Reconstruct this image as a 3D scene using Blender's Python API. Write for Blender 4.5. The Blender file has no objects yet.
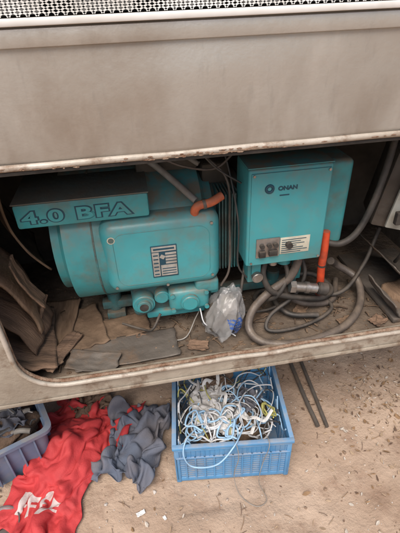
import bpy, bmesh, math, random
from mathutils import Vector, Matrix, noise
import numpy as np
random.seed(7)
S=bpy.context.scene
COL=S.collection

# ------------------------------------------------------------ materials
def M(name,c1,c2=None,scale=8,rough=.6,metal=0,bump=.0,bscale=40,dust=0,dustcol=(.20,.15,.10),spec=.4,stain=0,staincol=(.12,.07,.04),stscale=3,stlo=.52,sthi=.68,stretch=(1,1,1),det=3,lo=.35,hi=.65,zg=None,scr=0):
    m=bpy.data.materials.new(name);m.use_nodes=True
    n=m.node_tree.nodes;l=m.node_tree.links;b=n['Principled BSDF']
    b.inputs['Roughness'].default_value=rough;b.inputs['Metallic'].default_value=metal
    b.inputs['Specular IOR Level'].default_value=spec
    tc=n.new('ShaderNodeTexCoord');mp=n.new('ShaderNodeMapping');mp.inputs['Scale'].default_value=stretch
    l.new(tc.outputs['Object'],mp.inputs['Vector'])
    def nz(sc,d=3,st=None):
        t=n.new('ShaderNodeTexNoise');t.inputs['Scale'].default_value=sc;t.inputs['Detail'].default_value=d;t.inputs['Roughness'].default_value=.65
        if st:
            q=n.new('ShaderNodeMapping');q.inputs['Scale'].default_value=st;l.new(tc.outputs['Object'],q.inputs['Vector']);l.new(q.outputs[0],t.inputs['Vector'])
        else: l.new(mp.outputs[0],t.inputs['Vector'])
        return t
    def mr(src,a,bb,o=1.0):
        r=n.new('ShaderNodeMapRange');r.inputs[1].default_value=a;r.inputs[2].default_value=bb;r.inputs[4].default_value=o
        l.new(src,r.inputs[0]);return r.outputs[0]
    def mix(f,a,bb):
        x=n.new('ShaderNodeMix');x.data_type='RGBA';l.new(f,x.inputs[0])
        for s,i in ((a,6),(bb,7)):
            if isinstance(s,tuple): x.inputs[i].default_value=(*s[:3],1)
            else: l.new(s,x.inputs[i])
        return x.outputs[2]
    if c2 is None: c2=tuple(v*.75 for v in c1)
    base=nz(scale,det)
    col=mix(mr(base.outputs[0],lo,hi),tuple(c1),tuple(c2))
    if stain>0:
        f=mr(nz(stscale,5).outputs[0],stlo,sthi,stain);col=mix(f,col,tuple(staincol))
    if zg:
        z0,z1,zc,am=zg
        sp_=n.new('ShaderNodeSeparateXYZ');l.new(tc.outputs['Object'],sp_.inputs[0])
        g1=mr(sp_.outputs[2],z1,z0,am);nn=mr(nz(5,4,(1,1,.5)).outputs[0],.3,.62)
        mu=n.new('ShaderNodeMath');mu.operation='MULTIPLY';l.new(g1,mu.inputs[0]);l.new(nn,mu.inputs[1]);col=mix(mu.outputs[0],col,tuple(zc))
    if scr>0:
        col=mix(mr(nz(9,5,(1,1,.35)).outputs[0],.50,.75,scr),col,tuple(min(1,v*1.4) for v in c1))
        col=mix(mr(nz(14,6,(2.5,2.5,.6)).outputs[0],.58,.72,scr),col,tuple(v*.5 for v in c1))
    if dust>0:
        g=n.new('ShaderNodeNewGeometry');sx=n.new('ShaderNodeSeparateXYZ');l.new(g.outputs['Normal'],sx.inputs[0])
        up=mr(sx.outputs[2],.1,.8,dust);dn=nz(22,4).outputs[0]
        nn=mr(dn,.25,.6)
        mu=n.new('ShaderNodeMath');mu.operation='MULTIPLY';l.new(up,mu.inputs[0]);l.new(nn,mu.inputs[1])
        ad=n.new('ShaderNodeMath');ad.operation='ADD';l.new(mu.outputs[0],ad.inputs[0])
        l.new(mr(dn,.50,.75,.45*dust),ad.inputs[1]);ad.use_clamp=True
        col=mix(ad.outputs[0],col,tuple(dustcol))
    l.new(col,b.inputs['Base Color'])
    r2=n.new('ShaderNodeMapRange');l.new(base.outputs[0],r2.inputs[0]);r2.inputs[1].default_value=.3;r2.inputs[2].default_value=.7
    r2.inputs[3].default_value=max(0,rough-.1);r2.inputs[4].default_value=min(1,rough+.12);l.new(r2.outputs[0],b.inputs['Roughness'])
    if bump>0:
        bp=n.new('ShaderNodeBump');bp.inputs['Strength'].default_value=bump;bp.inputs['Distance'].default_value=.01
        l.new(nz(bscale,3).outputs[0],bp.inputs['Height']);l.new(bp.outputs[0],b.inputs['Normal'])
    return m
teal=M('teal_paint',(.055,.31,.33),(.045,.25,.27),6,.42,0,.06,60,dust=.85,dustcol=(.19,.17,.13),stain=.65,staincol=(.09,.14,.125),stscale=9)
tealc=M('teal_paint_clean',(.065,.34,.37),(.052,.28,.31),4,.33,0,.04,60,dust=.75,dustcol=(.20,.185,.145),stain=.5,staincol=(.13,.19,.17),stscale=7)
tealdirty=M('teal_paint_grimy',(.04,.17,.18),(.08,.10,.09),14,.6,0,.3,60,dust=.9,dustcol=(.16,.13,.095),stain=.7,staincol=(.06,.05,.04),stscale=12)
lidm=M('dusty_lid',(.12,.15,.135),(.14,.12,.09),10,.7,0,.2,60,stain=.6,staincol=(.18,.145,.11),stscale=6)
lettercol=M('letter_dark',(.01,.05,.08),(.02,.07,.1),20,.5)
alu=M('dirty_aluminium',(.46,.435,.395),(.35,.32,.28),1.8,.36,.4,.10,45,stain=.5,staincol=(.26,.20,.15),stscale=2.2,lo=.3,hi=.7,zg=(1.22,1.44,(.20,.155,.115),.8),scr=.28)
alul=M('pale_trim',(.48,.43,.37),(.34,.29,.23),9,.5,.1,.15,60,stain=.8,staincol=(.16,.09,.05),stscale=22)
sillm=M('sill_paint',(.37,.325,.265),(.25,.21,.165),7,.55,.0,.25,60,stain=.9,staincol=(.12,.07,.042),stscale=12,dust=.3)
rust=M('rust_flakes',(.16,.08,.045),(.30,.22,.16),40,.85,0,.8,60)
white=M('white_paint',(.75,.74,.72),(.6,.58,.54),8,.5,stain=.3,staincol=(.4,.35,.3))
black=M('black_rubber',(.02,.019,.018),(.05,.045,.04),12,.6,0,.1,80,dust=.6,dustcol=(.14,.11,.085))
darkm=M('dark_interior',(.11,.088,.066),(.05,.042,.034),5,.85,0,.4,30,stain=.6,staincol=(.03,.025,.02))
floorm=M('grimy_floor',(.19,.14,.10),(.08,.06,.044),7,.85,0,.8,35,stain=.7,staincol=(.035,.028,.022),stscale=6)
hosem=M('hose_brown',(.12,.098,.085),(.07,.056,.048),14,.42,0,.2,80,dust=.5,dustcol=(.22,.17,.125))
redh=M('orange_red_plastic',(.62,.075,.025),(.42,.05,.02),30,.45,dust=.4,stain=.4,staincol=(.2,.05,.03),stscale=30)
orange=M('orange_hose',(.62,.15,.06),(.36,.09,.04),25,.55,dust=.45,bump=.2)
steel=M('steel',(.45,.44,.43),(.25,.23,.21),15,.35,.8,.1,60,dust=.3)
greym=M('grey_tube',(.33,.31,.28),(.2,.18,.16),12,.55,dust=.4)
palem=M('pale_cover',(.52,.52,.47),(.40,.40,.35),9,.5,dust=.4,stain=.5,staincol=(.2,.18,.14),stscale=14)
plate=M('plate_silver',(.5,.5,.47),(.34,.33,.30),25,.4,.4)
cream=M('cream_label',(.58,.55,.44),(.42,.40,.32),25,.5)
wood=M('old_wood',(.25,.155,.10),(.115,.072,.048),6,.85,0,.6,40,stretch=(1,6,1),stain=.5,staincol=(.06,.042,.032))
woodl=M('pale_board',(.34,.225,.145),(.17,.108,.068),5,.85,0,.5,40,stretch=(5,1,1),stain=.55,staincol=(.075,.05,.036))
card=M('torn_board',(.25,.165,.105),(.12,.078,.05),9,.9,0,.6,30,stain=.5)
sheet=M('grey_sheet',(.15,.128,.108),(.085,.07,.058),6,.65,.15,.4,30,stain=.65,staincol=(.18,.11,.065),stscale=9)
crateb=M('blue_plastic',(.095,.30,.55),(.075,.24,.46),6,.42,0,.05,70,dust=.55,dustcol=(.36,.33,.30),stain=.3,staincol=(.25,.27,.30),stscale=10)
binb=M('greyblue_plastic',(.17,.235,.34),(.13,.18,.275),6,.5,0,.06,70,dust=.5,dustcol=(.3,.27,.24),stain=.3,staincol=(.26,.25,.24),stscale=10)
redc=M('red_cloth',(.55,.05,.05),(.42,.035,.04),7,.7,0,.2,160,stain=.35,staincol=(.33,.05,.05),stscale=8)
redw=M('white_print',(.62,.55,.53),(.5,.4,.38),12,.7,0,.2,160)
bluec=M('blue_cloth',(.10,.12,.165),(.14,.13,.14),5,.9,0,.25,160,stain=.5,staincol=(.19,.155,.135))
hemp=M('brown_cloth',(.2,.13,.09),(.1,.07,.05),9,.95,0,.5,90)
cabw=M('cable_white',(.70,.71,.72),(.5,.5,.5),14,.5,dust=.2)
cabb=M('cable_lightblue',(.36,.55,.72),(.27,.43,.6),14,.5)
cabk=M('cable_black',(.03,.03,.03),(.06,.055,.05),14,.5)
caby=M('cable_yellow',(.45,.42,.12),(.3,.28,.1),14,.5)
strapm=M('white_strap',(.68,.67,.65),(.48,.46,.43),12,.85,0,.2,150)
ragw=M('white_rag',(.60,.59,.58),(.43,.41,.39),9,.9,0,.2,120,stain=.5,staincol=(.33,.27,.21),stscale=12)
brown=M('brown_debris',(.18,.12,.075),(.07,.045,.03),18,.9,0,.7,40)

def link(o,parent=None):
    COL.objects.link(o)
    if parent: o.parent=parent
    return o
def E(name,loc=(0,0,0),rz=0):
    e=bpy.data.objects.new(name,None);e.location=loc;e.rotation_euler=(0,0,rz);e.empty_display_size=.05;COL.objects.link(e);return e
def fin(bm,name,mat,parent=None,smooth=False,angle=35):
    me=bpy.data.meshes.new(name);bmesh.ops.recalc_face_normals(bm,faces=bm.faces[:]);bm.to_mesh(me);bm.free()
    for m in (mat if isinstance(mat,list) else [mat]): me.materials.append(m)
    o=bpy.data.objects.new(name,me);link(o,parent)
    if smooth:
        for p in me.polygons:p.use_smooth=True
        try: me.set_sharp_from_angle(angle=math.radians(angle))
        except Exception: pass
    return o
def addbox(bm,x0,x1,y0,y1,z0,z1,bev=0,seg=2,rot=None):
    r=bmesh.ops.create_cube(bm,size=1);vs=r['verts']
    c=Vector(((x0+x1)/2,(y0+y1)/2,(z0+z1)/2))
    for v in vs: v.co=Vector((v.co.x*(x1-x0),v.co.y*(y1-y0),v.co.z*(z1-z0)))
    if bev>0:
        es=list({e for v in vs for e in v.link_edges})
        g=bmesh.ops.bevel(bm,geom=es,offset=bev,segments=seg,affect='EDGES',profile=.5)
        vs=list({v for f in g['faces'] for v in f.verts}|{v for v in vs if v.is_valid})
    for v in vs:
        if rot: v.co=rot@v.co
        v.co+=c
def box(name,x0,x1,y0,y1,z0,z1,mat,bev=.003,parent=None,rot=None,seg=2):
    bm=bmesh.new();addbox(bm,x0,x1,y0,y1,z0,z1,bev,seg,rot)
    return fin(bm,name,mat,parent,bev>0)
def addcyl(bm,p0,p1,r,r2=None,seg=32,bev=0):
    p0=Vector(p0);p1=Vector(p1);d=p1-p0;r2=r if r2 is None else r2
    q=d.to_track_quat('Z','Y').to_matrix().to_4x4();q.translation=(p0+p1)/2
    g=bmesh.ops.create_cone(bm,cap_ends=True,segments=seg,radius1=r,radius2=r2,depth=d.length,matrix=q)
    if bev>0:
        es=[e for e in {e for v in g['verts'] for e in v.link_edges} if any(len(f.verts)>4 for f in e.link_faces)]
        bmesh.ops.bevel(bm,geom=es,offset=bev,segments=3,affect='EDGES')
def cyl(name,p0,p1,r,mat,parent=None,r2=None,seg=32,bev=0):
    bm=bmesh.new();addcyl(bm,p0,p1,r,r2,seg,bev);return fin(bm,name,mat,parent,True)
def catmull(pts,n=8):
    P=[Vector(p) for p in pts];
    if len(P)<3: return P
    P=[P[0]*2-P[1]]+P+[P[-1]*2-P[-2]];out=[]
    for i in range(1,len(P)-2):
        a,b,c,d=P[i-1:i+3]
        for k in range(n):
            t=k/n;out.append(.5*((2*b)+(c-a)*t+(2*a-5*b+4*c-d)*t*t+(3*b-a-3*c+d)*t**3))
    out.append(P[-2]);return out
def sweep(bm,pts,r,n=8,seg=10,r2=None,ribs=0,mi=0,raw=False):
    P=[Vector(p) for p in pts] if raw else catmull(pts,n);r2=r if r2 is None else r2
    T=[(P[min(i+1,len(P)-1)]-P[max(i-1,0)]).normalized() for i in range(len(P))]
    up=Vector((0,0,1)) if abs(T[0].z)<.9 else Vector((1,0,0))
    N=(up-T[0]*up.dot(T[0])).normalized();rings=[]
    for i,p in enumerate(P):
        N=(N-T[i]*N.dot(T[i]));N.normalize();B=T[i].cross(N)
        k=1+(ribs if i%2 else 0)
        rings.append([bm.verts.new(p+B*math.cos(a)*r*k+N*math.sin(a)*r2*k) for a in [2*math.pi*j/seg for j in range(seg)]])
    for a,b in zip(rings,rings[1:]):
        for j in range(seg):
            f=bm.faces.new((a[j],a[(j+1)%seg],b[(j+1)%seg],b[j]));f.material_index=mi;f.smooth=True
    for rg in (rings[0],rings[-1]):
        f=bm.faces.new(rg);f.material_index=mi
def tube(name,pts,r,mat,parent=None,n=8,seg=12,r2=None,ribs=0,raw=False):
    bm=bmesh.new();sweep(bm,pts,r,n,seg,r2,ribs,0,raw);return fin(bm,name,mat,parent,True,60)
def text(name,s,loc,size,mat,parent=None,sx=1,off=0,ext=.0008,spacing=1.0):
    cu=bpy.data.curves.new(name,'FONT');cu.body=s;cu.size=size;cu.extrude=ext;cu.offset=off;cu.space_character=spacing
    t=bpy.data.objects.new(name+'_tmp',cu);COL.objects.link(t);bpy.context.view_layer.update()
    me=bpy.data.meshes.new_from_object(t.evaluated_get(bpy.context.evaluated_depsgraph_get()));bpy.data.objects.remove(t)
    me.materials.clear();me.materials.append(mat)
    o=bpy.data.objects.new(name,me);o.rotation_euler=(math.pi/2,0,0);o.location=loc;o.scale=(sx,1,1);link(o,parent);return o
def blob(name,c,sx,sy,sz,mat,parent=None,amp=.25,freq=6,sub=4,seed=0,flat=None):
    bm=bmesh.new();bmesh.ops.create_icosphere(bm,subdivisions=sub,radius=1)
    for v in bm.verts:
        d=v.co.copy();k=noise.fractal(d*freq*.3+Vector((seed,seed*2,0)),1,2,5);rd=1-abs(noise.noise(d*freq*.5+Vector((seed,0,9))))*1.2
        v.co=d*(1+amp*k+amp*rd*.6);v.co=Vector((v.co.x*sx,v.co.y*sy,v.co.z*sz))+Vector(c)
        if flat is not None and v.co.z<flat: v.co.z=flat+random.random()*.001
    return fin(bm,name,mat,parent,True,180)
rx=lambda a:Matrix.Rotation(a,3,'X');ry=lambda a:Matrix.Rotation(a,3,'Y');rz=lambda a:Matrix.Rotation(a,3,'Z')

# ------------------------------------------------------------ ground
def gh(x,y):
    return noise.fractal(Vector((x*2.2,y*2.2,0)),1,2,4)*.014+noise.fractal(Vector((x*16,y*16,3)),1,2,4)*.0045
def ground():
    near=list(np.linspace(-1.4,1.7,230));xs=[-120,-40,-15,-7,-4,-2.4]+near+[2.8,4,7,15,40,120]
    ny=list(np.linspace(.2,2.0,140));ys=[-120,-40,-15,-7,-3,-1.2,-.4]+ny+[2.6,4,7,15,40,120]
    bm=bmesh.new();g=[]
    for y in ys:
        row=[]
        for x in xs:
            h=gh(x,y)
            if 0<x<.5 and .7<y<1.2: h=min(h,0)
            row.append(bm.verts.new((x,y,h-.004)))
        g.append(row)
    for a,b in zip(g,g[1:]):
        for i in range(len(xs)-1): bm.faces.new((a[i],a[i+1],b[i+1],b[i]))
    m=M('dirt',(.46,.345,.26),(.32,.228,.165),2.6,.95,0,.6,60,stain=.7,staincol=(.255,.168,.118),stscale=8,spec=.15)
    return fin(bm,'ground',m,None,True,180)
ground()
pm=[M('pebble_a',(.48,.38,.30),None,30,.9),M('pebble_b',(.29,.20,.14),None,30,.9),M('pebble_c',(.55,.5,.45),None,30,.9)]
bm=bmesh.new()
for i in range(2600):
    x=random.uniform(-1,1.4);y=random.uniform(.4,1.9);r=random.uniform(.0008,.003)*(2.6 if random.random()<.06 else 1)
    g=bmesh.ops.create_icosphere(bm,subdivisions=1,radius=r,matrix=Matrix.Translation((x,y,gh(x,y)-.004+r*.3)))
    k=random.randrange(3)
    for v in g['verts']: v.co+=Vector((random.uniform(-.3,.3),random.uniform(-.3,.3),random.uniform(-.2,.2)))*r
    for f in {f for v in g['verts'] for f in v.link_faces}: f.material_index=k
fin(bm,'gravel',pm)
lm=[M('leaf_a',(.28,.17,.09),None,30,.8),M('leaf_b',(.42,.30,.2),None,30,.8),M('leaf_c',(.17,.105,.07),None,30,.8),M('leaf_d',(.6,.53,.45),None,30,.8)]
bm=bmesh.new()
for i in range(1300):
    q=random.random()
    if q<.4: x=random.gauss(.85,.25);y=random.uniform(.45,1.6)
    elif q<.6: x=random.gauss(.95,.1);y=random.gauss(1.0,.09)
    else: x=random.uniform(-.9,1.2);y=random.uniform(.45,1.8)
    if 0<x<.47 and .74<y<1.15: continue
    L=random.uniform(.003,.012)*(1.5 if random.random()<.1 else 1);W=L*random.uniform(.1,.6);a=random.uniform(0,6.28);z=gh(x,y)+random.uniform(-.004,.003);c=random.uniform(-.2,.5)*L
    R=Matrix.Rotation(a,3,'Z')@Matrix.Rotation(random.uniform(-.4,.4),3,'X')
    pts=[(-L,0,c),(-L*.3,-W,0),(L*.4,-W*.8,0),(L,0,c),(L*.4,W*.8,.3*W),(-L*.3,W,.3*W)]
    vs=[bm.verts.new(R@Vector(p)+Vector((x,y,z+.002))) for p in pts];k=random.choice([0,0,1,1,1,2,3])
    for q in ((0,1,2,3),(0,3,4,5)): f=bm.faces.new([vs[j] for j in q]);f.material_index=k
for i in range(130):
    x=random.uniform(-.7,1.3);y=random.uniform(.5,1.6)
    if -.02<x<.49 and .72<y<1.17: continue
    a=random.uniform(0,6.28);L=random.uniform(.01,.05);z=gh(x,y)+.001
    sweep(bm,[(x,y,z),(x+L*.5*math.cos(a)+.003,y+L*.5*math.sin(a),z+.002),(x+L*math.cos(a),y+L*math.sin(a),z+.001)],.0009,3,5,mi=random.choice([0,1,2]))
fin(bm,'leaf_litter',lm)

# ------------------------------------------------------------ bus
bus=E('bus')
Y=.80;OX0,OX1,OZ0,OZ1=-.365,.99,.63,1.235
def arc(cx,cz,r,a0,a1,n=10): return [(cx+r*math.cos(math.radians(a0+(a1-a0)*i/n)),cz+r*math.sin(math.radians(a0+(a1-a0)*i/n))) for i in range(n+1)]
inner=[(OX0,OZ1)]+arc(OX0+.11,OZ0+.11,.11,180,270)+arc(OX1-.11,OZ0+.11,.11,270,360)+[(OX1,OZ1)]
outer=[(4.5,OZ1),(4.5,.575),(-4.5,.575),(-4.5,OZ1)]
bm=bmesh.new()
vs=[bm.verts.new((x,Y,z)) for x,z in inner+outer];f=bm.faces.new(vs)
r=bmesh.ops.extrude_face_region(bm,geom=[f]);
for v in r['geom']:
    if isinstance(v,bmesh.types.BMVert): v.co.y+=.012
fin(bm,'lower_skin',sillm,bus)
def dense(P,st=.02):
    out=[]
    for a,b in zip(P,P[1:]):
        a=Vector(a);b=Vector(b);k=max(1,int((b-a).length/st))
        out+=[a.lerp(b,i/k) for i in range(k)]
    return out+[Vector(P[-1])]
lip=[]
for q in dense([(x,0,z) for x,z in inner]):
    lip.append((q.x+noise.noise(q*9)*.0015,Y-.004+noise.noise(q*7)*.002,q.z+noise.noise(q*8+Vector((3,0,0)))*.003))
tube('opening_lip',lip,.0065,alul,bus,seg=10,raw=True)
tube('opening_seal',[(a,b_+.012,c_+.003) for a,b_,c_ in lip],.006,rust,bus,seg=8,raw=True)
box('sill_flange',OX0,OX1,Y+.012,Y+.035,.575,.622,sillm,.003,bus)
box('sill_bottom_edge',-4.5,4.5,Y-.006,Y-.001,.572,.584,sillm,.002,bus)
bm=bmesh.new()
nx,nz_=140,20
g=[]
for j in range(nz_+1):
    z=1.238+(1.462-1.238)*j/nz_;row=[]
    for i in range(nx+1):
        x=-1.6+4.2*i/nx;fd=min(1,max(0,(1.43-z)/.05))*.85+.05
        d=(noise.noise(Vector((x*2.3,z*4,1)))*.011+noise.noise(Vector((x*7,z*9,5)))*.003)*fd
        row.append(bm.verts.new((x,Y-.012+d,z)))
    g.append(row)
for a,b in zip(g,g[1:]):
    for i in range(nx): bm.faces.new((a[i],a[i+1],b[i+1],b[i]))
o=fin(bm,'hatch_panel',alu,bus,True,180);so=o.modifiers.new('s','SOLIDIFY');so.thickness=.006
def wavy(name,x0,x1,y,z,ry_,rz_,mat,seed,amp=.002):
    pts=[];x=x0
    while x<x1: pts.append((x,y+noise.noise(Vector((x*5,seed,0)))*amp,z+noise.noise(Vector((x*6,seed,7)))*amp));x+=.02
    return tube(name,pts,ry_,mat,bus,seg=10,r2=rz_,raw=True)
wavy('hatch_lip',-1.6,2.6,Y-.020,1.2375,.006,.0065,alul,1)
box('hatch_upper_flange',-1.6,2.6,Y-.0245,Y-.019,1.432,1.459,alu,.002,bus)
box('lip_seam',-1.6,2.6,Y-.018,Y+.02,1.2225,1.2295,black,.001,bus)
bm=bmesh.new()
for i in range(90):
    x=random.gauss(.16,.09) if i<50 else random.uniform(-.3,.7);w=random.uniform(.002,.010);z=1.2355+random.uniform(-.004,.004)
    g=bmesh.ops.create_icosphere(bm,subdivisions=1,radius=1)
    for v in g['verts']: v.co=Vector((x+v.co.x*w*random.uniform(.6,1.2),Y-.0265+v.co.y*.001,z+v.co.z*random.uniform(.0008,.0022)))
fin(bm,'rust_flakes',rust,bus)
box('rail',-4.5,4.5,Y-.030,Y-.004,1.462,1.473,white,.003,bus)
bm=bmesh.new();z0,z1=1.475,1.60;w=.0013
hgt=z1-z0;slope=1.9
def strip(xa,za,xb,zb):
    d=Vector((xb-xa,0,zb-za));n_=Vector((-d.z,0,d.x)).normalized()*w
    vs=[bm.verts.new(Vector((xa,Y-.012,za))+n_),bm.verts.new(Vector((xa,Y-.012,za))-n_),bm.verts.new(Vector((xb,Y-.012,zb))-n_),bm.verts.new(Vector((xb,Y-.012,zb))+n_)]
    bm.faces.new(vs)
x=-1.4
while x<2.0:
    strip(x,z0,x+hgt*slope,z1);strip(x+hgt*slope,z0+.0001,x,z1+.0001);x+=.0145
o=fin(bm,'mesh_grille',white,bus);so=o.modifiers.new('s','SOLIDIFY');so.thickness=.002
box('vent_back',-4.4,4.4,Y+.10,Y+.11,1.47,1.85,black,0,bus)
bm=bmesh.new();x=-1.6
while x<2.6:
    ww=random.uniform(.05,.10);addbox(bm,x,x+ww,Y+.03,Y+.05,1.475+random.choice([0,.012,.0]),1.60,.002);x+=ww+random.uniform(.03,.06)
fin(bm,'vent_slats',white,bus)
box('upper_side',-4.5,4.5,Y,Y+.03,1.60,2.05,alul,.003,bus)
for i in range(7):
    xx=-4.3+i*1.27
    box('window_pillar',xx-.05,xx+.05,Y,Y+.03,2.05,2.75,alul,.003,bus)
glass=M('window_glass',(.03,.04,.045),None,3,.08)
box('window_band',-4.4,4.4,Y+.012,Y+.02,2.05,2.75,glass,0,bus)
box('roof',-4.5,4.5,Y,Y+2.3,2.75,3.0,white,.08,bus)
box('far_side',-4.5,4.5,Y+2.27,Y+2.3,.75,2.75,alul,0,bus)
box('underbody',-4.5,4.5,1.62,Y+2.27,.72,.76,darkm,0,bus)
for xx in (-3.1,3.2):
    for yy in (Y+.12,Y+1.95):
        cyl('wheel',(xx,yy,.48),(xx,yy+.24,.48),.48,black,bus,seg=40,bev=.03);cyl('wheel_hub',(xx,yy-.01,.48),(xx,yy+.25,.48),.25,steel,bus,seg=32,bev=.01)
LX,RX,BY=-.56,1.02,1.50
box('compartment_floor',LX-.02,RX+.02,Y+.036,BY,.575,.60,floorm,.001,bus)
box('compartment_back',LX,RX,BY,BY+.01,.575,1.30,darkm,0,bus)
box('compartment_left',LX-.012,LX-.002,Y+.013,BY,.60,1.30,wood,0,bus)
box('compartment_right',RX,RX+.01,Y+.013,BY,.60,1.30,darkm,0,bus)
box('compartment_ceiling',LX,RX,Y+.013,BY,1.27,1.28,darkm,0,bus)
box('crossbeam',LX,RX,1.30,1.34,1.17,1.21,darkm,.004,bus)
tube('ceiling_pipe',[(-.2,1.42,1.20),(.2,1.40,1.18),(.55,1.38,1.20),(1.0,1.36,1.16)],.016,hosem,bus)
tube('ceiling_cable',[(-.4,1.2,1.24),(-.1,1.15,1.22),(.1,1.18,1.235),(.5,1.15,1.22),(.9,1.1,1.24)],.006,cabk,bus)
# ------------------------------------------------------------ generator
gen=E('generator')
CY,CZ,RR=1.15,.90,.20
cyl('blower_housing',(-.245,CY,CZ),(.20,CY,CZ),RR,teal,gen,seg=72,bev=.035)
cyl('blower_band',(-.135,CY,CZ),(-.130,CY,CZ),RR+.0015,tealdirty,gen,seg=72,bev=.0006)
box('shroud',-.115,.205,.935,1.12,.795,1.022,tealc,.038,gen,seg=5)
def rrect(x0,x1,z0,z1,r,y):
    p=arc(x1-r,z1-r,r,90,0,5)+arc(x1-r,z0+r,r,0,-90,5)+arc(x0+r,z0+r,r,-90,-180,5)+arc(x0+r,z1-r,r,180,90,5)
    p=[(a,y,b) for a,b in p];return p+[p[0]]
bm=bmesh.new();sweep(bm,rrect(-.082,.172,.828,.990,.03,.9352),.0008,2,6,raw=True);fin(bm,'shroud_seam',teal,gen,True)
for x,z in ((-.09,.825),(.178,.83),(.178,.995),(.05,.815)):
    cyl('screw',(x,.936,z),(x,.9325,z),.004,steel,gen,seg=12)
cyl('round_sticker',(-.085,.9355,.975),(-.085,.9345,.975),.010,cream,gen,seg=24)
cyl('round_sticker_core',(-.085,.935,.975),(-.085,.934,.975),.0075,tealdirty,gen,seg=24)
box('name_plate',.012,.082,.9325,.9348,.845,.945,lettercol,.001,gen)
bm=bmesh.new()
addbox(bm,.0145,.0795,.9312,.9328,.928,.9425);addbox(bm,.0145,.033,.9312,.9328,.850,.925);addbox(bm,.036,.0795,.9312,.9328,.850,.884)
for i in range(4): addbox(bm,.050,.0795,.9312,.9328,.888+i*.0095,.894+i*.0095)
addbox(bm,.036,.048,.9312,.9328,.905,.916,rot=Matrix.Rotation(.6,3,'Y'))
fin(bm,'name_plate_fields',plate,gen)
bm=bmesh.new()
for i in range(3): addbox(bm,.039,.077,.9302,.9314,.856+i*.008,.858+i*.008)
addbox(bm,.019,.075,.9302,.9314,.933,.938)
for i in range(6): addbox(bm,.017,.030,.9302,.9314,.855+i*.012,.858+i*.012)
fin(bm,'name_plate_lines',lettercol,gen)
box('crankcase',-.06,.19,.99,1.25,.66,.80,tealdirty,.02,gen,seg=3)
bm=bmesh.new()
addcyl(bm,(-.025,1.02,.735),(-.025,.955,.735),.033,seg=28,bev=.006);addcyl(bm,(-.025,.957,.735),(-.025,.945,.735),.02,seg=24,bev=.002)
addcyl(bm,(.03,1.02,.75),(.03,.96,.75),.022,seg=24,bev=.004)
addbox(bm,.05,.17,.945,1.0,.70,.775,.016,3);addcyl(bm,(.11,.96,.737),(.11,.93,.737),.027,seg=28,bev=.006)
addcyl(bm,(.175,.98,.755),(.20,.98,.755),.02,seg=20,bev=.003);addbox(bm,-.02,.19,.975,1.02,.665,.69,.006)
addbox(bm,.13,.20,.95,1.0,.755,.80,.01,3)
for x in (.06,.16):
    addcyl(bm,(x,.945,.765),(x,.938,.765),.007,seg=8);addcyl(bm,(x,.945,.712),(x,.938,.712),.007,seg=8)
fin(bm,'fuel_pump_casting',teal,gen,True)
cyl('pump_hole',(-.025,.946,.735),(-.025,.9435,.735),.013,black,gen,seg=20)
tube('pump_line',[(.02,.95,.70),(-.01,.93,.66),(-.04,.96,.64),(-.1,1.0,.64)],.004,black,gen)
bm=bmesh.new()
for x in (-.12,.15,.42):
    addbox(bm,x-.03,x+.03,1.07,1.32,.60,.63,.004);addcyl(bm,(x,1.10,.63),(x,1.10,.70),.022,seg=20,bev=.003)
addbox(bm,-.16,.5,1.08,1.11,.64,.67,.004);addbox(bm,-.16,.5,1.26,1.29,.64,.67,.004)
fin(bm,'mounting_rails',tealdirty,gen,True)
box('air_cleaner_box',-.30,.022,.945,1.14,1.028,1.092,teal,.007,gen)
box('air_cleaner_lid',-.302,.024,.943,1.142,1.0925,1.096,lidm,.0015,gen)
text('label_outline','4.0 BFA',(-.284,.9446,1.043),.044,lettercol,gen,sx=1.66,off=.0034,ext=.0006,spacing=1.12)
text('label_letters','4.0 BFA',(-.284,.9436,1.043),.044,teal,gen,sx=1.66,off=.0011,ext=.0006,spacing=1.12)
bm=bmesh.new()
for i in range(7): addbox(bm,.212+i*.009,.216+i*.009,1.0,1.27,.80,1.04,.001)
addcyl(bm,(.20,CY,.92),(.29,CY,.92),.13,seg=40)
fin(bm,'cylinder_fins',tealdirty,gen,True)
cyl('alternator',(.28,CY,.90),(.53,CY,.90),.15,tealdirty,gen,seg=48,bev=.015)
box('end_cover',.475,.575,.965,1.16,.86,1.12,teal,.016,gen,seg=4)
bm=bmesh.new()
addbox(bm,.0,.17,1.08,1.24,1.09,1.13,.008);addcyl(bm,(.05,1.2,1.12),(.05,1.2,1.18),.045,seg=28,bev=.006);addbox(bm,.18,.26,1.08,1.2,1.04,1.10,.01)
addcyl(bm,(.12,1.10,1.13),(.12,1.10,1.17),.03,seg=24,bev=.004)
fin(bm,'carburettor',darkm,gen,True)
tube('intake_pipe',[(-.02,1.10,1.15),(.04,1.07,1.125),(.10,1.02,1.08),(.145,.97,1.045)],.009,greym,gen)
tube('intake_pipe_two',[(.02,1.12,1.18),(.10,1.10,1.15),(.17,1.06,1.11)],.007,greym,gen)
tube('orange_elbow',[(.138,.96,1.012),(.139,.952,1.03),(.150,.948,1.042),(.18,.95,1.046),(.212,.962,1.056)],.0115,orange,gen)
tube('elbow_clamp',[(.158,.948,1.043),(.166,.949,1.044)],.0132,hosem,gen,n=2)
tube('choke_cable',[(.06,1.0,1.22),(.14,.97,1.19),(.20,.96,1.13),(.26,.95,1.09)],.0025,cabk,gen)
tube('choke_cable_two',[(.16,1.1,1.22),(.22,1.02,1.18),(.25,.94,1.0),(.25,.93,.86),(.28,.94,.80)],.0025,cabk,gen)
tube('choke_cable_three',[(.10,1.1,1.20),(.18,1.04,1.14),(.235,1.0,1.08),(.24,.99,.95),(.235,.97,.82),(.21,.97,.76)],.0035,hosem,gen)
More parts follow.
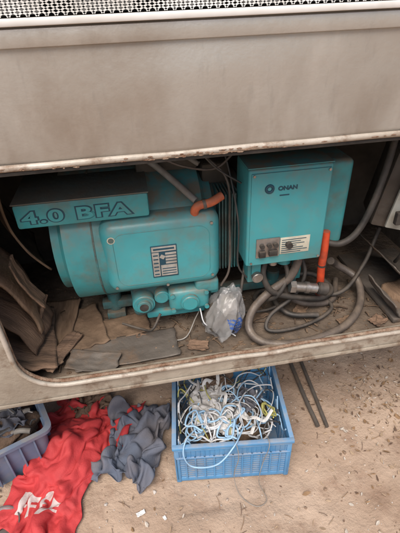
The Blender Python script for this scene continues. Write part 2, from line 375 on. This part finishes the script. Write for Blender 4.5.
tube('choke_cable_four',[(-.05,1.05,1.20),(.05,1.02,1.16),(.12,1.0,1.13),(.2,.99,1.12),(.26,1.0,1.16)],.003,hosem,gen)
box('control_box',.265,.482,.902,1.02,.862,1.14,tealc,.007,gen,seg=3)
box('control_box_lid',.264,.483,.904,1.021,1.1405,1.143,teal,.001,gen)
box('control_box_face',.272,.475,.8985,.9015,.868,1.13,tealc,.001,gen)
text('maker_text','ONAN',(.340,.8980,1.083),.015,lettercol,gen,sx=1.1,off=.0006)
bm=bmesh.new();sweep(bm,[(.318+.0088*math.cos(a),.8982,1.089+.0088*math.sin(a)) for a in [i*2*math.pi/20 for i in range(21)]],.0038,1,8)
fin(bm,'maker_ring',lettercol,gen,True)
box('maker_line',.345,.37,.8975,.8985,1.068,1.071,lettercol,0,gen)
box('switch_plate',.290,.355,.8945,.8984,.892,.950,steel,.001,gen)
box('instruction_label',.357,.440,.8965,.8984,.895,.946,cream,.0005,gen)
bm=bmesh.new()
for i in range(7): addbox(bm,.361,.361+random.uniform(.04,.074),.8955,.8966,.899+i*.0065,.9005+i*.0065)
fin(bm,'instruction_lines',lettercol,gen)
bm=bmesh.new()
for x in (.305,.325,.343): addcyl(bm,(x,.8945,.93),(x,.886,.93),.0065,seg=16)
addbox(bm,.297,.315,.885,.8945,.897,.915,.001);addbox(bm,.325,.349,.887,.8945,.898,.914,.001)
addcyl(bm,(.380,.8965,.925),(.380,.884,.925),.009,seg=16)
fin(bm,'switches',black,gen,True)
for x in (.278,.47):
    for z in (.875,1.125): cyl('box_screw',(x,.8985,z),(x,.8955,z),.0035,steel,gen,seg=10)
bm=bmesh.new()
addbox(bm,.285,.335,.95,1.0,.77,.862,.006);addbox(bm,.295,.322,.94,.955,.80,.86,.002);addcyl(bm,(.40,.97,.862),(.40,.97,.82),.022,seg=20)
addbox(bm,.44,.465,.98,1.0,.74,.862,.003)
fin(bm,'box_bracket',teal,gen,True)
bm=bmesh.new()
addcyl(bm,(.31,.945,.80),(.31,.925,.80),.016,seg=20,bev=.003);addcyl(bm,(.43,.945,.872),(.43,.945,.845),.017,seg=6);addcyl(bm,(.36,.95,.865),(.36,.95,.83),.013,seg=16)
fin(bm,'box_fittings',steel,gen,True)
tube('red_hose',[(.502,.93,.93),(.505,.93,.86),(.51,.94,.80),(.52,.95,.73),(.53,.97,.68)],.0115,redh,gen)
tube('red_hose_tie',[(.509,.938,.815),(.5095,.939,.808)],.0128,cabk,gen,n=2)
# ------------------------------------------------------------ hoses
tube('drain_hose',[(.43,.945,.872),(.432,.94,.83),(.41,.94,.775),(.355,.945,.73),(.30,.93,.68),(.282,.90,.635),(.31,.855,.617),(.39,.83,.615),(.50,.84,.615),(.60,.88,.617),(.68,.96,.625),(.70,1.04,.66),(.64,1.08,.70),(.60,1.05,.74)],.0125,hosem,None,n=14,ribs=.025)
tube('fuel_hose',[(.70,1.0,1.20),(.665,.96,1.10),(.635,.94,1.0),(.60,.93,.92),(.56,.93,.885),(.52,.94,.885),(.49,.97,.90)],.0095,black,None,n=10)
tube('power_cable',[(.345,.96,.86),(.33,.94,.80),(.36,.93,.74),(.44,.94,.70),(.54,.96,.665),(.60,1.02,.65),(.56,1.10,.66),(.46,1.10,.65),(.40,1.02,.64),(.43,.95,.625),(.52,.93,.62)],.009,black,None,n=10)
tube('power_cable',[(.40,.96,.83),(.405,.94,.78),(.37,.93,.72),(.33,1.0,.66),(.38,1.08,.63),(.5,1.06,.62),(.62,1.0,.64),(.72,1.05,.70),(.80,1.12,.8)],.007,black,None,n=10)
tube('power_cable',[(.46,.99,.83),(.47,.96,.77),(.44,.95,.70),(.36,.93,.65),(.34,.90,.62),(.40,.89,.615),(.5,.91,.615),(.58,.96,.62),(.55,1.03,.63),(.48,1.05,.64)],.006,black,None,n=10)
tube('power_cable',[(.29,1.0,.80),(.27,.96,.74),(.26,.95,.68),(.30,.97,.64),(.37,.98,.63),(.45,1.0,.64)],.005,black,None,n=8)
tube('power_cable',[(.66,1.1,.62),(.60,1.0,.615),(.50,.97,.64),(.44,.98,.67),(.42,1.02,.70)],.010,hosem,None,n=8)
ft=E('hose_coupling')
cyl('body',(.43,.935,.745),(.50,.925,.735),.015,steel,ft,seg=24,bev=.003);cyl('nut',(.415,.937,.747),(.432,.935,.745),.02,steel,ft,seg=6);cyl('collar',(.46,.9305,.741),(.475,.9285,.739),.018,steel,ft,seg=24,bev=.002);cyl('cap',(.50,.925,.735),(.53,.92,.73),.02,black,ft,seg=24,bev=.003)
tube('white_wire',[(-.02,.97,.605),(.04,.93,.607),(.09,.93,.61),(.13,.98,.64),(.16,1.0,.68)],.002,greym)
tube('white_wire',[(.14,.95,.70),(.15,.92,.66),(.2,.93,.63),(.24,.90,.612)],.002,cabw)
jb=E('junction_box')
Rj=rz(-.35)@ry(.15)
box('case',.74,.86,1.0,1.16,.86,1.10,sheet,.01,jb,rot=Rj);box('cover',.738,.852,.965,.98,.87,1.10,palem,.006,jb,rot=Rj)
bm=bmesh.new()
addbox(bm,.725,.76,.945,.962,.91,.95,.003);addbox(bm,.735,.80,.945,.962,1.0,1.05,.003)
addcyl(bm,(.79,.97,.93),(.79,.935,.93),.015,seg=16)
fin(bm,'terminals',black,jb)
tube('terminal_cable',[(.79,.945,.93),(.77,.92,.90),(.76,.93,.82),(.80,1.0,.74)],.006,cabk,jb)
box('battery_tray',.74,.98,.86,1.25,.605,.62,sheet,.003)
def torn(name,c,sx,sy,mat,R,curl=.03,seed=0,th=.005,rag=.10,parent=None,crump=0,n=22,hf=.25):
    bm=bmesh.new();g=[]
    for j in range(n+1):
        row=[]
        for i in range(n+1):
            u=i/n*2-1;v=j/n*2-1
            eu=1+rag*noise.noise(Vector((seed,v*2,0)))+rag*.6*noise.noise(Vector((seed,v*11,3)));ev=1+rag*noise.noise(Vector((u*2,seed,4)))+rag*.6*noise.noise(Vector((u*11,seed,8)))
            p=Vector((u*sx*eu/2,v*sy*ev/2,curl*(u*u+.4*v*v)+.004*noise.noise(Vector((u*2,v*2,seed)))))
            if crump:
                q=Vector((u*1.5,v*1.5,seed));p.z+=crump*((1-abs(noise.noise(q*1.2))*3)+hf*(1-abs(noise.noise(q*2.6))*3));p.x+=noise.noise(q*1.6)*crump*1.2;p.y+=noise.noise(q*1.6+Vector((7,0,0)))*crump*1.2
            row.append(bm.verts.new(R@p+Vector(c)))
        g.append(row)
    for a,b in zip(g,g[1:]):
        for i in range(n): bm.faces.new((a[i],a[i+1],b[i+1],b[i]))
    o=fin(bm,name,mat,parent,True,180);s=o.modifiers.new('s','SOLIDIFY');s.thickness=th;return o
torn('mounting_plate',(.83,1.06,.69),.20,.24,sheet,ry(.75),.004,31,.004,.04)
torn('rusty_bracket',(.74,.93,.655),.09,.15,sheet,ry(1.0)@rz(.2),.004,32,.004,.05)
torn('wooden_block',(.87,.95,.64),.14,.16,woodl,rz(.2),.0,33,.05,.06)
torn('plywood_sheet',(-.375,1.05,.85),.30,.24,woodl,rz(.25)@ry(1.15),-.03,1,.006)
torn('plywood_sheet',(-.36,.985,.76),.20,.18,wood,rz(-.15)@ry(.95),-.02,2,.006)
torn('plywood_sheet',(-.40,1.16,.95),.28,.26,card,rz(.35)@ry(1.3),.03,3,.006)
torn('plywood_sheet',(-.38,.98,.665),.16,.28,wood,rz(.15)@ry(.45),.01,4,.006)
torn('plywood_sheet',(-.335,.96,.86),.16,.06,wood,rz(.1)@ry(1.25),.010,21,.005)
torn('torn_board',(-.315,1.06,.617),.12,.26,woodl,rz(-.1)@ry(-.05),.006,5,.006,.05)
torn('torn_board',(-.34,.95,.635),.09,.17,card,rz(.3)@ry(.25),.005,6)
torn('torn_board',(-.225,1.04,.613),.12,.20,card,rz(.25),.005,7)
torn('torn_board',(-.28,.93,.625),.04,.16,wood,rz(-.5)@ry(.2),.0,17,.008,.05)
torn('torn_board',(-.10,1.02,.609),.16,.10,card,rz(.15),.004,18,.004)
torn('sheet_metal_scrap',(-.09,.915,.609),.30,.12,sheet,rz(.03),.003,8,.002,.05)
torn('sheet_metal_scrap',(-.19,.88,.616),.15,.07,sheet,rz(-.3)@rx(.1),.004,9,.002,.07)
tube('stick',[(-.40,.90,.62),(-.35,.96,.68),(-.31,1.04,.76)],.006,wood)
bm=bmesh.new()
for i in range(1100):
    x=random.uniform(-.5,.9);y=random.uniform(.85,1.3);r=random.uniform(.001,.006)
    g=bmesh.ops.create_icosphere(bm,subdivisions=1,radius=r,matrix=Matrix.Translation((x,y,.60+r*.3)))
    s_=random.uniform(.4,1.8)
    for v in g['verts']: v.co.x=(v.co.x-x)*s_+x+random.uniform(-.3,.3)*r;v.co.z=(v.co.z-.6)*.5+.6+random.uniform(-.0008,.0008)
for i in range(90):
    x=random.uniform(-.45,.8);y=random.uniform(.86,1.1);a=random.uniform(0,3.14);L=random.uniform(.015,.06)
    sweep(bm,[(x,y,.604),(x+L*.5*math.cos(a),y+L*.5*math.sin(a),.608),(x+L*math.cos(a),y+L*math.sin(a),.604)],random.uniform(.001,.003),3,6)
fin(bm,'floor_debris',brown)
for i,(x,y,s1,s2,a,mt) in enumerate([(.02,.90,.05,.03,.4,card),(.12,.89,.04,.06,1.2,wood),(.33,.99,.07,.05,.3,card),(.48,.98,.06,.04,.9,woodl),(.60,.90,.05,.03,.2,card),(-.05,.99,.05,.04,2,wood),(.70,.88,.05,.04,.5,wood)]):
    torn('wood_chip',(x,y,.607),s1,s2,mt,rz(a),.003,40+i,.003,.3)
def bagmat(name,c,alpha,rough=.12):
    m=bpy.data.materials.new(name);m.use_nodes=True;b=m.node_tree.nodes['Principled BSDF'];b.inputs['Base Color'].default_value=(*c,1)
    b.inputs['Roughness'].default_value=rough;b.inputs['Alpha'].default_value=alpha;b.inputs['Specular IOR Level'].default_value=1;return m
def bag(name,c,sx,sy,sz,seed,rot):
    bm=bmesh.new();bmesh.ops.create_icosphere(bm,subdivisions=5,radius=1)
    for v in bm.verts:
        d=v.co.copy();q=Vector((d.x*1.5,d.y*1.5,d.z*.8))+Vector((seed,0,0));ds,_=noise.voronoi(q);ds2,_=noise.voronoi(q*2.1)
        k=(ds[1]-ds[0]);k2=ds2[1]-ds2[0]
        rad=1.02-.34*k-.10*k2+.12*noise.noise(q*2)
        t=(d.z+1)/2
        v.co=Vector((d.x*rad*sx*(1-.3*t),d.y*rad*sy*(1-.4*t),d.z*rad*sz))
        v.co=rot@v.co+Vector(c)
        if v.co.z<.604: v.co.z=.604+.001*random.random()
    for f in bm.faces:
        d=sum((v.co for v in f.verts),Vector())/len(f.verts)-Vector(c)
        if d.y<.02 and .0<d.x+d.z*.3<.045 and -.055<d.z<.012 and not(abs((d.z*90)%1-.5)<.14): f.material_index=1
    return fin(bm,name,[bagmat('clear_plastic',(.62,.61,.60),.26),bagmat('printed_blue',(.03,.09,.30),.85,.3)],None,True,30)
bag('plastic_bag',(.215,.945,.675),.070,.080,.098,3,rz(.3)@ry(.35))
bi=E('bagged_scrap')
blob('oily_rag',(.205,.955,.65),.045,.05,.05,darkm,bi,.4,8,3,21,.604)
blob('paper_wad',(.225,.945,.70),.028,.03,.03,greym,bi,.4,8,3,25,.604)
cyl('small_can',(.19,.93,.62),(.21,.93,.67),.016,steel,bi,seg=20,bev=.003)

# ------------------------------------------------------------ crate
cr_=E('plastic_crate',(.232,.965,0),math.radians(-7))
W,D,Hh=.205,.175,.22
bm=bmesh.new()
addbox(bm,-W+.008,W-.008,-D+.008,D-.008,.006,.012)
def wall(axis,sgn):
    a=W if axis=='x' else D;b_=D if axis=='x' else W
    def bx(u0,u1,z0,z1,t0,t1,bev=.001):
        if axis=='x': addbox(bm,u0,u1,*sorted((sgn*(b_-t0),sgn*(b_-t1))),z0,z1,bev)
        else: addbox(bm,*sorted((sgn*(b_-t0),sgn*(b_-t1))),u0,u1,z0,z1,bev)
    L=a-.006
    bx(-L,L,.004,.026,.009,.003);bx(-L,L,.150,.214,.009,.004)
    bx(-a-.004+(.002 if axis=='y' else 0),a+.004-(.002 if axis=='y' else 0),.206,.22-(.0006 if axis=='y' else 0),.011,-.005,.002)
    bx(-L,L,.196,.200,.005,-.002);bx(-L,L,.150,.155,.005,-.002)
    for i in range(9): bx(-L,L,.033+i*.013,.0385+i*.013,.0085,.0035,0)
    k=12 if axis=='x' else 10
    for i in range(k+1):
        u=-L+2*L*i/k;bx(u-.0028,u+.0028,.02,.155,.0095,.0,0)
    for i in range(k*2+1):
        u=-L+2*L*i/(k*2);bx(u-.0012,u+.0012,.156,.205,.004,.001,0)
wall('x',1);wall('x',-1);wall('y',1);wall('y',-1)
for sx in(1,-1):
    for sy in (1,-1): addbox(bm,*sorted((sx*(W-.018),sx*(W+.0))),*sorted((sy*(D-.018),sy*(D))),.0,.205,.004)
fin(bm,'body',crateb,cr_,True)
tg=E('cable_tangle',(.232,.965,0),math.radians(-7))
blob('debris_core',(0,0,.10),.145,.115,.065,brown,tg,.25,9,4,3)
torn('white_rag',(-.085,.03,.195),.13,.16,ragw,rz(.4),0,51,.0015,.12,tg,.020,40)
torn('white_rag_two',(-.03,-.06,.190),.10,.10,ragw,rz(1.2),0,52,.0015,.15,tg,.018,34)
torn('brown_rag_scrap',(-.03,.12,.20),.12,.07,hemp,rz(.1),0,53,.002,.2,tg,.015,30)
torn('grey_rag_scrap',(.07,.03,.185),.10,.09,bluec,rz(.8),0,54,.002,.2,tg,.016,30)
bm=bmesh.new();mats=[cabw,cabb,cabk,caby,strapm,greym]
def rp(z0=.13,z1=.235,k=1):
    return Vector((random.uniform(-W+.03,W-.03)*k,random.uniform(-D+.03,D-.03)*k,random.uniform(z0,z1)))
def coil(c,r,turns,rad,mi,zz):
    pts=[];a0=random.uniform(0,6.28);tilt=rz(a0)@rx(random.uniform(-.5,.5))
    ex=random.uniform(.4,1)
    for i in range(int(turns*8)):
        a=i*math.pi/4;q=r*(1+random.uniform(-.28,.28))
        p=tilt@Vector((q*math.cos(a),q*ex*math.sin(a),random.uniform(-.012,.012)))+Vector(c)
        p.x=max(-W+.02,min(W-.02,p.x));p.y=max(-D+.02,min(D-.02,p.y));p.z=max(.05,min(.245,p.z));pts.append(p)
    sweep(bm,pts,rad,5,7,mi=mi)
for i in range(34):
    mi=random.choice([0,0,0,1,1,2,5]);rad=random.choice([.002,.0026,.0034])
    c=rp(.14,.205,.68);coil(c,random.uniform(.02,.07),random.uniform(1,3),rad,mi,0)
for i in range(18):
    c=Vector((random.uniform(-.14,.02),random.uniform(-.13,-.0),random.uniform(.19,.225)));coil(c,random.uniform(.025,.06),random.uniform(1,2),.0034,random.choice([1,1,0]),0)
for i in range(34):
    mi=random.choice([0,0,1,1,2,3]) if i%6 else 4;a=rp(.14,.23);pts=[a]
    d=Vector((random.uniform(-1,1),random.uniform(-1,1),0)).normalized()*.05
    for k in range(7):
        d=rz(random.uniform(-1.1,1.1))@d;a=a+d
        a=Vector((max(-W+.02,min(W-.02,a.x)),max(-D+.02,min(D-.02,a.y)),random.uniform(.16,.24)));pts.append(a)
    sweep(bm,pts,random.choice([.0018,.0026]),6,7,mi=mi)
for i in range(9):
    a=Vector((random.uniform(-.11,.05),random.uniform(-.05,.1),.2));pts=[a];d=Vector((random.uniform(-1,1),random.uniform(-1,1),0)).normalized()*.035
    for k in range(5):
        d=rz(random.uniform(-1.1,1.1))@d;a=a+d;a=Vector((max(-W+.03,min(W-.03,a.x)),max(-D+.03,min(D-.03,a.y)),random.uniform(.17,.24)));pts.append(a)
    sweep(bm,pts,.0065,6,8,r2=.0014,mi=4)
coil((.15,-.03,.19),.03,4,.003,3,0)
fin(bm,'cables',mats,tg,True,80)
tube('loose_end',[(-.12,-.10,.215),(-.16,-.16,.235),(-.17,-.195,.20),(-.14,-.2,.14),(-.06,-.215,.17),(.0,-.19,.228),(.04,-.12,.22)],.0026,cabb,tg)
tube('loose_end_two',[(0,-.15,.22),(.01,-.19,.226),(.015,-.20,.17),(.0,-.21,.08),(.02,-.24,.006),(.07,-.28,.006),(.11,-.26,.006),(.09,-.21,.03),(.10,-.196,.12),(.12,-.19,.227),(.11,-.12,.21)],.0014,greym,tg)

# ------------------------------------------------------------ storage bin
a=math.radians(23)
bn=E('storage_bin',(-.43-.21*math.cos(a)-.15*math.sin(a),1.0-.21*math.sin(a)+.15*math.cos(a),0),a)
bm=bmesh.new()
def ring(w,d,z,r=.03):
    pts=arc(w-r,d-r,r,0,90,5)+arc(-w+r,d-r,r,90,180,5)+arc(-w+r,-d+r,r,180,270,5)+arc(w-r,-d+r,r,270,360,5)
    return [bm.verts.new((x,y,z)) for x,y in pts]
lv=[ring(.19,.135,.0),ring(.19,.135,.003),ring(.197,.142,.10),ring(.197,.142,.102),ring(.205,.15,.185),ring(.222,.167,.187),ring(.224,.169,.205),ring(.207,.152,.207),ring(.203,.148,.20),ring(.187,.132,.008)]
for A,B in zip(lv,lv[1:]):
    for i in range(len(A)): bm.faces.new((A[i],A[(i+1)%len(A)],B[(i+1)%len(A)],B[i]))
bm.faces.new(lv[-1]);bm.faces.new(lv[0])
for i in range(7):
    x=-.15+i*.05;addbox(bm,x-.003,x+.003,-.158,-.14,.02,.185,.001)
for i in (-.08,0,.08): addbox(bm,.195,.21,i-.003,i+.003,.02,.185,.001)
fin(bm,'shell',binb,bn,True)
blob('bin_rags',(-.02,0,.12),.17,.11,.07,hemp,bn,.35,9,4,11)
torn('bin_rag',(.08,-.02,.18),.14,.12,bluec,rz(.3),0,61,.002,.2,bn,.02,34)
bm=bmesh.new()
for i in range(24):
    p=Vector((random.uniform(-.16,.16),random.uniform(-.1,.1),random.uniform(.16,.20)));q=p+Vector((random.uniform(-.08,.08),random.uniform(-.06,.06),random.uniform(-.02,.03)))
    q.x=max(-.18,min(.18,q.x));q.y=max(-.12,min(.12,q.y));sweep(bm,[p,(p+q)/2+Vector((0,0,.01)),q],random.uniform(.003,.011),3,10,mi=random.randrange(4))
fin(bm,'bin_scrap',[steel,sheet,greym,cabk],bn,True,60)

# ------------------------------------------------------------ pipes & small things
tube('metal_pipe',[(.60,.93,.012),(.603,1.1,.012),(.62,1.42,.012)],.009,sheet)
tube('metal_pipe',[(.635,.92,.012),(.65,1.1,.012),(.675,1.42,.012)],.008,sheet)
dish=E('tin_dish')
bm=bmesh.new();prof=[(0,.004),(.045,.004),(.055,.012),(.06,.022),(.064,.022),(.06,.010),(.05,.0),(0,.0)]
rs=[[bm.verts.new((-.60+r*math.cos(t),.775+r*math.sin(t),z+.004)) for t in [2*math.pi*k/36 for k in range(36)]] for r,z in prof[1:-1]]
for A,B in zip(rs,rs[1:]):
    for i in range(36): bm.faces.new((A[i],A[(i+1)%36],B[(i+1)%36],B[i]))
bm.faces.new(rs[0]);bm.faces.new(rs[-1]);fin(bm,'pan',steel,dish,True)
torn('paper_scrap',(-.13,.73,.008),.03,.015,white,rz(.3),.004,12,.0008)
torn('paper_scrap',(-.22,.66,.008),.02,.012,white,rz(1),.004,13,.0008)
torn('paper_scrap',(-.05,.70,.006),.015,.01,white,rz(2),.003,14,.0008)

# ------------------------------------------------------------ cloth (simulated)
sims=[]
col=bpy.data.objects.new('tmp_floor',bpy.data.meshes.new('tmp'));bm=bmesh.new();bmesh.ops.create_grid(bm,x_segments=2,y_segments=2,size=3);bm.to_mesh(col.data);bm.free();COL.objects.link(col);col.location=(0,0,.004)
lump=blob('tmp_lump',(-.40,1.0,.0),.12,.12,.05,brown,None,.3,8,3,5,0.0)
lump2=blob('tmp_lump2',(-.14,.98,.0),.05,.10,.04,brown,None,.3,8,3,9,0.0)
for o in (col,lump,lump2):
    o.modifiers.new('c','COLLISION');o.collision.thickness_outer=.004;o.collision.cloth_friction=40
def cloth(name,c,sx,sy,rot,mat,seed,amp=.09,n=64,mask=None,prn=None):
    bm=bmesh.new();g=[]
    for j in range(n+1):
        row=[]
        for i in range(n+1):
            u=i/n*2-1;v=j/n*2-1
            if mask and not mask(u,v): row.append(None);continue
            q=Vector((u*1.6+seed,v*1.6,seed))
            z=abs(noise.noise(q*1.3))*amp*1.2+noise.noise(q*3)*amp*.55
            dx=noise.noise(q*2+Vector((5,0,0)))*.04;dy=noise.noise(q*2+Vector((0,9,0)))*.04
            row.append(bm.verts.new(rot@Vector((u*sx/2+dx,v*sy/2+dy,0))+Vector((c[0],c[1],c[2]+z+.06))))
        g.append(row)
    for j,(a_,b_) in enumerate(zip(g,g[1:])):
        for i in range(n):
            q=(a_[i],a_[i+1],b_[i+1],b_[i])
            if all(q):
                f=bm.faces.new(q)
                if prn and prn(i/n*2-1,j/n*2-1): f.material_index=1
    for v in [v for v in bm.verts if not v.link_faces]: bm.verts.remove(v)
    o=fin(bm,name,mat,None,True,180)
    m=o.modifiers.new('cl','CLOTH');s=m.settings;s.quality=5;s.mass=.15;s.tension_stiffness=12;s.compression_stiffness=12;s.bending_stiffness=.2;s.air_damping=2
    m.collision_settings.use_self_collision=True;m.collision_settings.self_distance_min=.003;m.collision_settings.distance_min=.004;m.collision_settings.collision_quality=2
    m.point_cache.frame_start=1;m.point_cache.frame_end=60
    sims.append(o);return o
jm=lambda u,v:(abs(u)<.68 or v>.15) and not(abs(u)<.15 and v>.88)
def logo(u,v):
    # simple block letters printed near the lower end
    if not(-.45<u<.42 and -.80<v<-.58): return False
    k=((u+.45)/.87*4)%1;h=(v+.80)/.22
    return k<.26 or (k<.72 and (h>.75 or (.38<h<.58)))
cloth('blue_cloth',(-.125,.985,.0),.22,.38,rz(-.25),bluec,2.3,.11,46)
cloth('red_jacket',(-.385,.985,.03),.46,.62,rz(-.50),[redc,redw],5.1,.10,64,jm,logo)
S.frame_start=1;S.frame_end=60
try:
    for fr in range(1,27): S.frame_set(fr)
    dg=bpy.context.evaluated_depsgraph_get()
    for o in sims:
        me=bpy.data.meshes.new_from_object(o.evaluated_get(dg));o.modifiers.clear();o.data=me
        so=o.modifiers.new('th','SOLIDIFY');so.thickness=.003;sb=o.modifiers.new('sb','SUBSURF');sb.levels=1;sb.render_levels=1
except Exception as ex: print(ex)
S.frame_set(1)
for o in (col,lump,lump2): bpy.data.objects.remove(o)
torn('brown_rag',(-.32,1.24,.03),.16,.14,hemp,rz(.3)@rx(.2),.0,15,.004,.2,None,.02,34)

# ------------------------------------------------------------ world, sun, camera
w_=bpy.data.worlds.new('World');S.world=w_;w_.use_nodes=True;nt=w_.node_tree
bg=nt.nodes['Background'];sk=nt.nodes.new('ShaderNodeTexSky');sk.sky_type='NISHITA';sk.sun_disc=False
el,az=58,203   # sun behind the camera
sk.sun_elevation=math.radians(el);sk.sun_rotation=math.radians(az);sk.air_density=1;sk.dust_density=4
nt.links.new(sk.outputs[0],bg.inputs[0]);bg.inputs[1].default_value=.15
sl=bpy.data.lights.new('sun','SUN');sl.energy=3.4;sl.angle=math.radians(40);sl.color=(1,.95,.89)
so=bpy.data.objects.new('sun',sl);COL.objects.link(so)
d=Vector((math.sin(math.radians(az))*math.cos(math.radians(el)),math.cos(math.radians(az))*math.cos(math.radians(el)),math.sin(math.radians(el))))
so.rotation_euler=d.to_track_quat('Z','Y').to_euler()
p=math.radians(34);ps=math.radians(8.7);r=math.radians(2.35)
sp,cp,s,c=math.sin(p),math.cos(p),math.sin(ps),math.cos(ps)
F=Vector((s*cp,c*cp,-sp));R=Vector((c,-s,0));U=Vector((s*sp,c*sp,cp))
X=R*math.cos(r)-U*math.sin(r);Yv=R*math.sin(r)+U*math.cos(r);Z=-F
cd=bpy.data.cameras.new('camera');cam=bpy.data.objects.new('camera',cd);COL.objects.link(cam)
cam.matrix_world=Matrix(((X.x,Yv.x,Z.x,0),(X.y,Yv.y,Z.y,0),(X.z,Yv.z,Z.z,1.5),(0,0,0,1)))
cd.sensor_fit='VERTICAL';cd.sensor_height=24;cd.lens=24*410/533;cd.clip_start=.02;cd.clip_end=500
S.camera=cam
S.view_settings.view_transform='Standard';S.view_settings.look='None';S.view_settings.exposure=0
